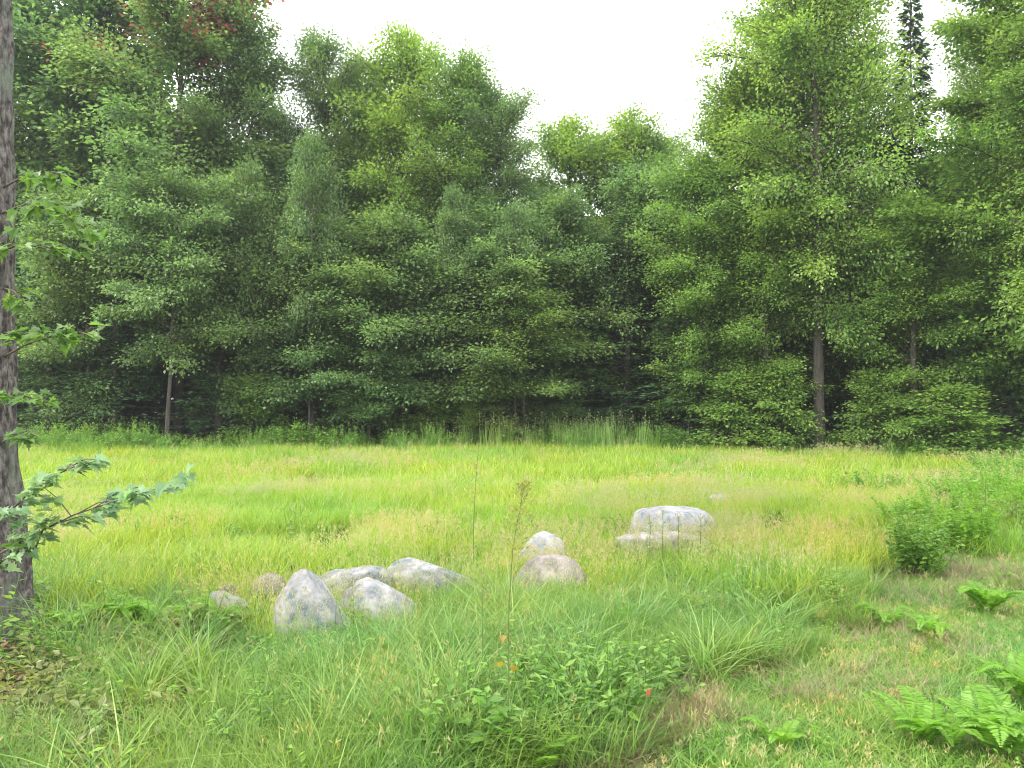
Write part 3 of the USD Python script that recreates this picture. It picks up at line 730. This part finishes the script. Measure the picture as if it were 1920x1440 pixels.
p = np.column_stack([xs, edge_y(xs) + rg.uniform(-0.9, 0.2, len(xs))])
scatter('reeds', 'upright light green reeds at the middle of the wood edge', 'reeds', reed, 'reed', p, 0.6 + 0.5 * rg.uniform(size=len(p)), rg, 0.05)

# dry mown grass left beside the path
hay = [blades(R(s), 120, 0.22, (0.10, 0.26), (0.002, 0.005), (0.8, 2.2), (0.0, 0.6), 3, 0.0, 0.74) for s in (51, 52)]
c = [px(1275, 1350, 4.0), px(1230, 1370, 3.85), px(1330, 1330, 4.15), px(1100, 1415, 3.55), px(1160, 1395, 3.7), px(1050, 1432, 3.45)]
p = np.vstack([np.array(q[:2]) + rg.normal(0, [0.10, 0.045], (8, 2)) for q in c])
scatter('dry_grass', 'brown heap of dry cut grass along the path edge', 'dry grass', hay, 'hay', p, 0.45 + 0.4 * rg.uniform(size=len(p)), rg, 0.2)
c = [px(1745, 1100, 6.75), px(1850, 1060, 7.6), px(1900, 1045, 8.0), px(1680, 1290, 4.45), px(1560, 1200, 5.3), px(1640, 1150, 5.95), px(1800, 1085, 7.05), px(1430, 1270, 4.6), px(1500, 1240, 4.9), px(1700, 1120, 6.4)]
p = np.vstack([np.array(q[:2]) + rg.normal(0, [0.5, 0.18], (8, 2)) for q in c])
scatter('straw', 'pale scattered straw along the far part of the path', 'straw', hay, 'hay', p, 0.45 + 0.35 * rg.uniform(size=len(p)), rg, 0.2)
# fallen leaves by the near trunk
fl = Mesh()
n = 1500
p = np.column_stack([rg.normal(-2.75, 0.6, n), rg.normal(4.3, 0.75, n)])
p = np.vstack([p, np.column_stack([rg.normal(-2.3, 0.35, 160), rg.normal(5.05, 0.12, 160)])])
n = len(p)
az = rg.uniform(0, 6.28, n)
fl.add(cards(np.column_stack([p, ground_z(p[:, 0], p[:, 1]) + rg.uniform(0.01, 0.06, n)]), np.column_stack([np.cos(az), np.sin(az), rg.normal(0, 0.3, n)]),
             rg.normal(0, 0.4, (n, 3)) + [0, 0, 1], rg.uniform(0.05, 0.10, n), rg.uniform(0.03, 0.06, n), 0.2), np.repeat(rg.uniform(0, 1, n), 4))
tag(obj('leaf_litter', fl.get(), M['litter'], tint=fl.tint()), 'brown fallen leaves on the ground below the near trunk', 'leaf litter', kind='stuff')

# ------------------------------------------------------------------ near trunk at the left with its maple leaves
EDGE_V = [-700, 0, 400, 700, 900, 1000, 1100, 1150, 1200]      # right silhouette of the trunk in the photo
EDGE_U = [-6, 9, 18, 23, 31, 45, 55, 64, 84]
TY, RB = 5.55, 0.21
zz = np.concatenate([np.linspace(-0.15, 0.5, 24), np.linspace(0.55, 9.0, 120)])
rad = 0.20 - 0.012 * zz + 0.10 * np.exp(-np.maximum(zz, -0.1) * 5.5)
vv = HORIZON + (EYE - zz) / TY * F
right = (np.interp(vv, EDGE_V, EDGE_U) - 960) / F * TY
cxs = right - rad
tree_x = float(cxs[5])
na = 96
A, Z = np.meshgrid(np.arange(na) * 2 * np.pi / na, zz, indexing='xy')
rr = rad[:, None] + 0 * A
furrow = meshkit.noise(np.stack([np.cos(A) * 6.5, np.sin(A) * 6.5, Z * 2.2], -1), 2)
furrow2 = meshkit.noise(np.stack([np.cos(A) * 14, np.sin(A) * 14, Z * 5], -1), 6)
rr = rr + 0.030 * (np.abs(furrow - 0.5) * 2 - 0.4) + 0.012 * (furrow2 - 0.5) + 0.05 * np.exp(-np.maximum(Z, 0) * 6) * np.sin(A * 5 + 1)
V = np.stack([(cxs - tree_x)[:, None] + rr * np.cos(A), rr * np.sin(A), Z], -1).reshape(-1, 3)
i_, j_ = np.meshgrid(np.arange(len(zz) - 1), np.arange(na), indexing='ij')
Q = np.stack([i_ * na + j_, i_ * na + (j_ + 1) % na, (i_ + 1) * na + (j_ + 1) % na, (i_ + 1) * na + j_], -1).reshape(-1, 4)
near_tree = thing('maple_tree', 'near grey trunk with furrowed bark at the left frame edge', 'tree', (tree_x, TY, 0))
obj('trunk', (V, Q), M['near_bark'], near_tree, smooth=True)
_h = broadleaf(61, 10.5, 0.70, 2.4, 40, 9000, leaf=(0.13, 0.10), r0=0.05)
obj('upper_branches', _h[1], M['bark'], near_tree)
_P, _D, _N, _L, _W, _T = _h[2]
obj('crown', cards(_P, _D, _N, _L, _W, 0.12), M['maple_leaf'], near_tree, tint=np.repeat(_T, 4))

_lobes = np.array([(0, 0), (0.10, 0.06), (0.34, -0.02), (0.26, 0.14), (0.50, 0.30), (0.30, 0.36), (0.34, 0.46), (0.14, 0.50), (0.15, 0.72), (0.07, 0.72), (0, 1.0)])
_half = _lobes[1:-1] * [-1, 1]
LEAF2D = np.vstack([_lobes, _half[::-1]])


def maple_leaf(P, D, N, size, rg, curl=0.18):
    """One lobed leaf on a short stalk, folded along its midrib."""
    D = D / np.linalg.norm(D)
    S = np.cross(D, N); S /= np.linalg.norm(S)
    N = np.cross(S, D)
    q = LEAF2D * size
    h = np.abs(q[:, 0]) * rg.uniform(0.1, 0.5) - curl * q[:, 1] ** 2 / size * rg.uniform(0.5, 2)
    v = P + S * q[:, :1] + D * q[:, 1:] + N * h[:, None]
    c = P + D * size * 0.36 - N * 0.04 * size
    n = len(v)
    f = [[n, i, (i + 1) % n] for i in range(n)]
    return np.vstack([v, c]), np.array(f)


def pinnate(*a, **k):
    return maple_leaf(*a, **k)


def leafy_branch(parent, pts, side_n, leaf_n, size, mat, seed, spread=0.35, rad=0.008, origin=(0, 0, 0)):
    """A bough with side twigs and single leaves hung on them; each leaf a sub-part of the bough."""
    rg = R(seed)
    pts = np.asarray(pts) - np.asarray(origin)
    t = np.linspace(0, 1, len(pts))
    m = Mesh().add(tube(pts, rad * (1 - 0.75 * t), 5))
    spots = []
    main = unit((pts[-1] - pts[0])[None])[0]
    for k in range(side_n):
        tt = 0.2 + 0.8 * (k + rg.uniform()) / side_n
        a = np.array([np.interp(tt, t, pts[:, q]) for q in range(3)])
        d = unit((main * 0.7 + rg.normal(0, 0.6, 3) * [1, 1, 0.35] + [0, 0, 0.05])[None])[0]
        L = spread * rg.uniform(0.4, 1.1) * (1.2 - 0.6 * tt)
        b = a + d * L
        m.add(tube(np.array([a, (a + b) / 2 + [0, 0, 0.02], b]), np.array([0.004, 0.003, 0.0015]), 4))
        spots.append((a, b))
    br = obj('bough', m.get(), M['twig'], parent, smooth=True)
    for k in range(leaf_n):
        a, b = spots[k % side_n]
        tt = rg.uniform(0.25, 1.05)
        P = a + (b - a) * tt + rg.normal(0, 0.018, 3)
        d = unit((b - a)[None])[0] * 0.8 + rg.normal(0, 0.55, 3) * [1, 1, 0.3] + [0, 0, -0.25]
        N = rg.normal(0, 0.33, 3) + [0, -0.25, 1]
        s = size * rg.uniform(0.65, 1.15)
        v, f = maple_leaf(P, d, N, s, rg)
        obj('leaf', (v, f), M[mat], br, tint=np.full(len(v), rg.uniform(0, 1)))
    return br


O = np.array([tree_x, TY, 0])


def bough_px(list_px):
    return np.array([px(u, v, Y) for u, v, Y in list_px])


leafy_branch(near_tree, bough_px([(5, 350, 5.5), (40, 330, 5.35), (80, 330, 5.2), (100, 345, 5.1)]), 10, 34, 0.11, 'maple_leaf', 1, 0.22, origin=O)
leafy_branch(near_tree, bough_px([(0, 400, 5.5), (50, 380, 5.3), (110, 400, 5.1), (160, 430, 5.0)]), 13, 56, 0.11, 'maple_leaf', 2, 0.30, origin=O)
leafy_branch(near_tree, bough_px([(5, 470, 5.5), (40, 455, 5.3), (85, 465, 5.15), (120, 475, 5.1)]), 11, 46, 0.105, 'maple_leaf', 3, 0.24, origin=O)
leafy_branch(near_tree, bough_px([(5, 540, 5.5), (25, 545, 5.3), (45, 570, 5.2)]), 6, 16, 0.10, 'maple_leaf', 4, 0.14, origin=O)
leafy_branch(near_tree, bough_px([(5, 670, 5.5), (50, 645, 5.3), (110, 625, 5.15), (160, 630, 5.1)]), 13, 62, 0.105, 'maple_leaf', 5, 0.24, origin=O)
leafy_branch(near_tree, bough_px([(5, 745, 5.45), (30, 740, 5.3), (65, 755, 5.2)]), 7, 24, 0.10, 'maple_leaf', 6, 0.16, origin=O)
leafy_branch(near_tree, bough_px([(15, 815, 5.45), (40, 812, 5.3), (70, 818, 5.25)]), 6, 20, 0.10, 'maple_leaf', 7, 0.14, origin=O)

s0 = px(-150, 1190, 4.9)
sap = thing('maple_sapling', 'bluish leaved sapling bough reaching in front of the near trunk', 'sapling', (s0[0], s0[1], 0))
so = np.array([s0[0], s0[1], 0])
stem_pts = np.array([[0, 0, -0.05], [0.06, 0.0, 0.35], [0.10, 0.02, 0.75], [0.05, 0.05, 1.3]])
obj('stem', tube(stem_pts, np.array([0.016, 0.014, 0.011, 0.004]), 6), M['twig'], sap, smooth=True)
leafy_branch(sap, np.vstack([[so + stem_pts[1]], bough_px([(-40, 1060, 4.9), (60, 1005, 4.8), (140, 965, 4.7), (230, 935, 4.65), (335, 905, 4.6)])]), 20, 150, 0.10, 'blue_leaf', 11, 0.26, origin=so)
leafy_branch(sap, np.vstack([[so + stem_pts[2]], bough_px([(0, 975, 4.8), (50, 930, 4.75), (100, 895, 4.7), (150, 865, 4.7)])]), 14, 100, 0.10, 'blue_leaf', 12, 0.24, origin=so)
leafy_branch(sap, bough_px([(-20, 1075, 4.9), (20, 1040, 4.85), (60, 1010, 4.8)]), 6, 18, 0.09, 'maple_leaf', 13, 0.15, origin=so)
leafy_branch(sap, bough_px([(55, 1060, 4.85), (75, 1010, 4.8), (90, 975, 4.75)]), 6, 20, 0.09, 'blue_leaf', 14, 0.15, origin=so)
# suckers at the trunk's foot
sk = thing('sucker_shoots', 'small leafy shoots at the foot of the near trunk', 'shoots', (px(15, 1170, 5.2)[0], 5.15, 0))
_s = leafy(62, 60, 0.42, (0.08, 0.05), 0.2)
obj('foliage', _s.get(), M['weed'], sk, tint=_s.tint())
_s = leafy(63, 70, 0.32, (0.085, 0.05), 0.22)
sk = thing('low_plant', 'blue-green leafy plant just right of the near trunk foot', 'plant', (px(95, 1120, 5.8)[0], 5.9, 0))
obj('foliage', _s.get(), M['blue_leaf'], sk, tint=_s.tint())

# ------------------------------------------------------------------ ferns
def frond(L, az, arch, rg, w=0.16, pairs=32):
    """One fern frond: midrib with tapering leaflets on both sides."""
    t = np.linspace(0, 1, 9)
    hd = np.array([math.cos(az), math.sin(az), 0])
    lat = np.array([-math.sin(az), math.cos(az), 0])
    z = L * (np.sin(t * (1.0 + arch)) * 0.75 - 0.15 * arch * t ** 2)
    pts = hd * (L * (0.18 * t + 0.62 * t ** 1.5))[:, None] + np.column_stack([0 * t, 0 * t, z])
    m = Mesh().add(tube(pts, 0.0035 * (1 - 0.85 * t) * (L / 0.6), 3), 0.3)
    tt = np.linspace(0.18, 0.99, pairs)
    P = np.column_stack([np.interp(tt, t, pts[:, k]) for k in range(3)])
    T = unit(np.gradient(P, axis=0))
    ln = w * L / 0.6 * np.sin(np.pi * np.clip(0.10 + 0.92 * tt ** 0.8, 0, 1)) ** 0.8 + 0.008
    for s in (1, -1):
        D = lat * s + T * 0.45 + rg.normal(0, 0.05, (pairs, 3)) + [0, 0, -0.1]
        N = np.cross(T, lat * 1.0) + rg.normal(0, 0.12, (pairs, 3))
        N *= np.sign(N[:, 2:3] + 1e-6)
        gap_ = np.linalg.norm(P[1] - P[0])
        m.add(cards(P, D, N, ln, np.minimum(gap_ * 1.25, 0.4 * ln + 0.006), 0.1), np.repeat(rg.uniform(0.2, 1, pairs), 4))
    return m


def fern(label, x, y, n, L, seed, mat='fern', arch=1.0):
    rg = R(seed)
    o = thing('fern', label, 'fern', (x, y, float(ground_z(x, y))), 0)
    for k in range(2 * n):
        f = frond(L * rg.uniform(0.55, 1.1), k * 6.283 / n + rg.normal(0, 0.5), arch * rg.uniform(0.3, 1.3), rg, w=rg.uniform(0.10, 0.14))
        shift = rg.normal(0, 0.12 * L, 3) * [1, 1, 0]
        f.v = [v + shift for v in f.v]
        obj('frond', f.get(), M[mat], o, tint=f.tint())
    return o


fern('largest bright green fern clump in the bottom right corner', *at(1870, 1425), 16, 0.32, 1)
fern('bright fern left of the corner clump at the lower right', *at(1745, 1410), 10, 0.28, 2)
fern('bright fern above the corner clump at the right edge', *at(1930, 1330), 11, 0.32, 3)
fern('fern on the path below and right of the boulders, yellow-green', *at(1660, 1175), 8, 0.24, 4)
fern('fern at the right edge beside the mown path, middle height', *at(1850, 1150), 10, 0.30, 5)
fern('fern between the two right-hand path ferns', *at(1745, 1200), 8, 0.22, 6)
fern('small upright fern at the bottom centre beside the dry grass', *at(995, 1445), 5, 0.30, 7, arch=0.4)
fern('small fern growing on the mown path, bottom right of centre', *at(1455, 1400), 6, 0.17, 8)
fern('fern between trunk and stones, nearest the near trunk', *at(165, 1190), 8, 0.34, 9)
fern('fern left of the pale stone, tallest of the left ferns', *at(250, 1180), 9, 0.38, 10)
fern('fern just below the small pale stone', *at(390, 1178), 8, 0.33, 11)
fern('fern left of the pointed boulder, below the pale stone', *at(320, 1195), 8, 0.32, 12)

# ------------------------------------------------------------------ bushes on the right
def bushy(name, label, u, v, H, r, seed, mat='weed', n=1800, leaf=(0.07, 0.034), stems=34):
    x, y = at(u, v)
    o = thing(name, label, 'bush', (x, y, float(ground_z(x, y))), 0)
    b = leafy(seed, n, H, leaf, r, stems)
    obj('foliage', b.get(), M[mat], o, tint=b.tint())
    return o


bushy('bush', 'rounded green bush at the meadow side of the path, nearest', 1728, 1085, 0.62, 0.30, 71, n=2200, stems=46)
bushy('bush', 'green bush behind the nearest rounded one, beside the straw', 1810, 1045, 0.58, 0.36, 72, n=2200, stems=50, mat='fern')
bushy('bush', 'bush at the right edge above the straw', 1905, 1015, 0.72, 0.55, 73, n=2600, stems=56, mat='fern')
bushy('bush', 'bluish bush back from the path, right side of meadow', 1800, 960, 0.62, 0.55, 74, n=2600, stems=56)
bushy('bush', 'small dark bush alone in the grass at mid right', 1630, 935, 0.45, 0.55, 75, n=1600)
bushy('bush', 'light green bush between the two bushes beside the straw', 1765, 1010, 0.60, 0.40, 83, n=2000, stems=46, mat='fern')
bushy('bush', 'feathery pale green bush at the right edge, behind the dark thin stem', 1870, 985, 0.72, 0.5, 84, n=2400, stems=50, mat='fern')
bushy('bush', 'loose bush at the right edge halfway to the wood', 1915, 950, 0.75, 0.6, 85, n=2200, stems=50)
bushy('bush', 'low green bush in the meadow just left of the rounded bush', 1690, 1015, 0.45, 0.3, 86, n=1200, stems=30, mat='fern')
bushy('bush', 'low pale bush farthest back on the right edge', 1880, 915, 0.7, 0.7, 76, n=2600, stems=60)
bushy('weed_clump', 'dark little weed clump at the corner of the path', 1562, 1160, 0.36, 0.10, 77, n=240, stems=8)
bushy('weed_clump', 'leafy weed clump in the dark hollow by the dry grass heap', 1130, 1370, 0.34, 0.24, 78, n=500, stems=16)
bushy('weed_clump', 'broad leaved clump at the bottom left of centre', 890, 1440, 0.36, 0.22, 79, n=220, leaf=(0.11, 0.06), stems=10)
bushy('weed_clump', 'leafy clump at the root of the tall seed stalk', 955, 1320, 0.30, 0.20, 80, n=300, leaf=(0.075, 0.04), stems=12)
bushy('weed_clump', 'tall thin leaved weed at the bottom left', 515, 1425, 0.52, 0.10, 81, n=200, leaf=(0.07, 0.014), stems=5)
bushy('weed_clump', 'weeds covering the left end of the whitish block', 1165, 1020, 0.42, 0.16, 82, n=260, stems=9)

# ------------------------------------------------------------------ tall seed stalks
def stalk(label, pts_px, Y, seeds, seed, head=0.3, leaf=None, r=0.0035, leaves=0):
    rg = R(seed)
    p = np.array([px(u, v, Y) for u, v in pts_px])
    base = np.array([p[0][0], Y, 0.0])
    p = np.vstack([[base], p]) - base if p[0][2] > 0.05 else p - base
    t = np.linspace(0, 1, 12)
    tk = np.linspace(0, 1, len(p))
    q = np.column_stack([np.interp(t, tk, p[:, k]) for k in range(3)])
    o = thing('weed_stalk', label, 'weed', base)
    obj('stem', tube(q, r * (1 - 0.7 * t), 5), M['stem'], o, smooth=True)
    if seeds:
        s = 1 - head * rg.uniform(0, 1, seeds) ** 1.2
        P = np.column_stack([np.interp(s, t, q[:, k]) for k in range(3)])
        off = rg.normal(0, 1, (seeds, 3)) * [0.026, 0.026, 0.014] * (0.5 + 1.2 * np.minimum((1 - s) / head, 0.7))[:, None]
        D = off + [0, 0, 0.03] + rg.normal(0, 0.01, (seeds, 3))
        sh = Mesh().add(cards(P + off, D, rg.normal(0, 1, (seeds, 3)), rg.uniform(0.015, 0.028, seeds), 0.009), np.repeat(rg.uniform(0, 1, seeds), 4))
        for k in range(0, seeds, 4):
            sh.add(tube(np.array([P[k] - [0, 0, 0.02], P[k] + off[k]]), 0.0008, 3), 0.3)
        tag(obj('seed_head', sh.get(), M['seed'], o, tint=sh.tint()), kind='stuff')
    if leaves:
        s = rg.uniform(0.25, 0.75, leaves)
        P = np.column_stack([np.interp(s, t, q[:, k]) for k in range(3)])
        az = rg.uniform(0, 6.28, leaves)
        lf = Mesh().add(cards(P, np.column_stack([np.cos(az), np.sin(az), 0.5 + 0 * az]), rg.normal(0, .3, (leaves, 3)) + [0, 0, 1], rg.uniform(0.03, 0.06, leaves), 0.010), np.repeat(rg.uniform(0, .6, leaves), 4))
        obj('leaves', lf.get(), M['weed'], o, tint=lf.tint())
    for (u, v) in leaf or []:
        P = px(u, v, Y - 0.02) - base
        vv_, ff_ = maple_leaf(P, rg.normal(0, 0.5, 3) + [0.3, -0.2, -0.5], np.array([0.2, -0.8, 0.6]), 0.042, rg)
        tag(obj('orange_leaf', (vv_, ff_), M['orange'], o, tint=np.full(len(vv_), rg.uniform())), 'orange-yellow leaf low on the stalk')
    return o


stalk('tallest weed stalk with a feathery seed head at centre foreground', [(954, 1290), (953, 1150), (962, 1020), (985, 900)], 3.5, 300, 1, 0.30, leaf=[(942, 1190), (938, 1238), (965, 1245)])
stalk('thin green stalk left of the tallest one, half its height', [(905, 1220), (905, 1130), (907, 1062)], 4.2, 60, 2, 0.5, r=0.0025, leaves=16)
stalk('dark thin stalk in the yellow grass left of the white domed boulder', [(888, 985), (892, 900), (898, 832)], 7.0, 110, 3, 0.5, r=0.004, leaves=20)
for k, (u, a, b, lb) in enumerate(((1218, 1010, 962, 'leftmost'), (1242, 1005, 955, 'second from left'), (1271, 1005, 962, 'third from left'), (1313, 1004, 968, 'rightmost'))):
    stalk(f'dark weed stem in front of the whitish block, {lb} of four', [(u, a), (u + 1, (a + b) / 2), (u - 1, b)], 7.2, 60, 10 + k, 0.9, r=0.004, leaves=18)
stalk('thin weed stem rising in front of the rounded left boulder', [(664, 1140), (663, 1115), (661, 1088)], 5.0, 20, 21, 0.4, r=0.002, leaves=8)
stalk('dark thin stem standing among the green bush leaves at right', [(1847, 985), (1846, 930), (1848, 885)], 8.4, 60, 22, 0.5, r=0.006, leaves=20)
stalk('dark weed stalk left of the path corner', [(1570, 1150), (1566, 1090), (1568, 1020)], 5.4, 50, 23, 0.5, r=0.003, leaves=26)

# a single red leaf and pale leaf on the path weeds
P = px(1212, 1300, 3.62)
rl = thing('red_leaf', 'single scarlet leaf among the weeds by the dry grass', 'leaf', P)
_v, _f = maple_leaf(np.zeros(3), np.array([0.3, -0.3, 0.6]), np.array([0.1, -0.5, 0.9]), 0.042, R(3))
obj('blade', (_v, _f), M['scarlet'], rl, tint=np.full(len(_v), 0.5))
obj('stalk', tube(np.array([[0, 0, 0], [-0.02, 0.02, -0.2]]), 0.002, 4), M['stem'], rl)
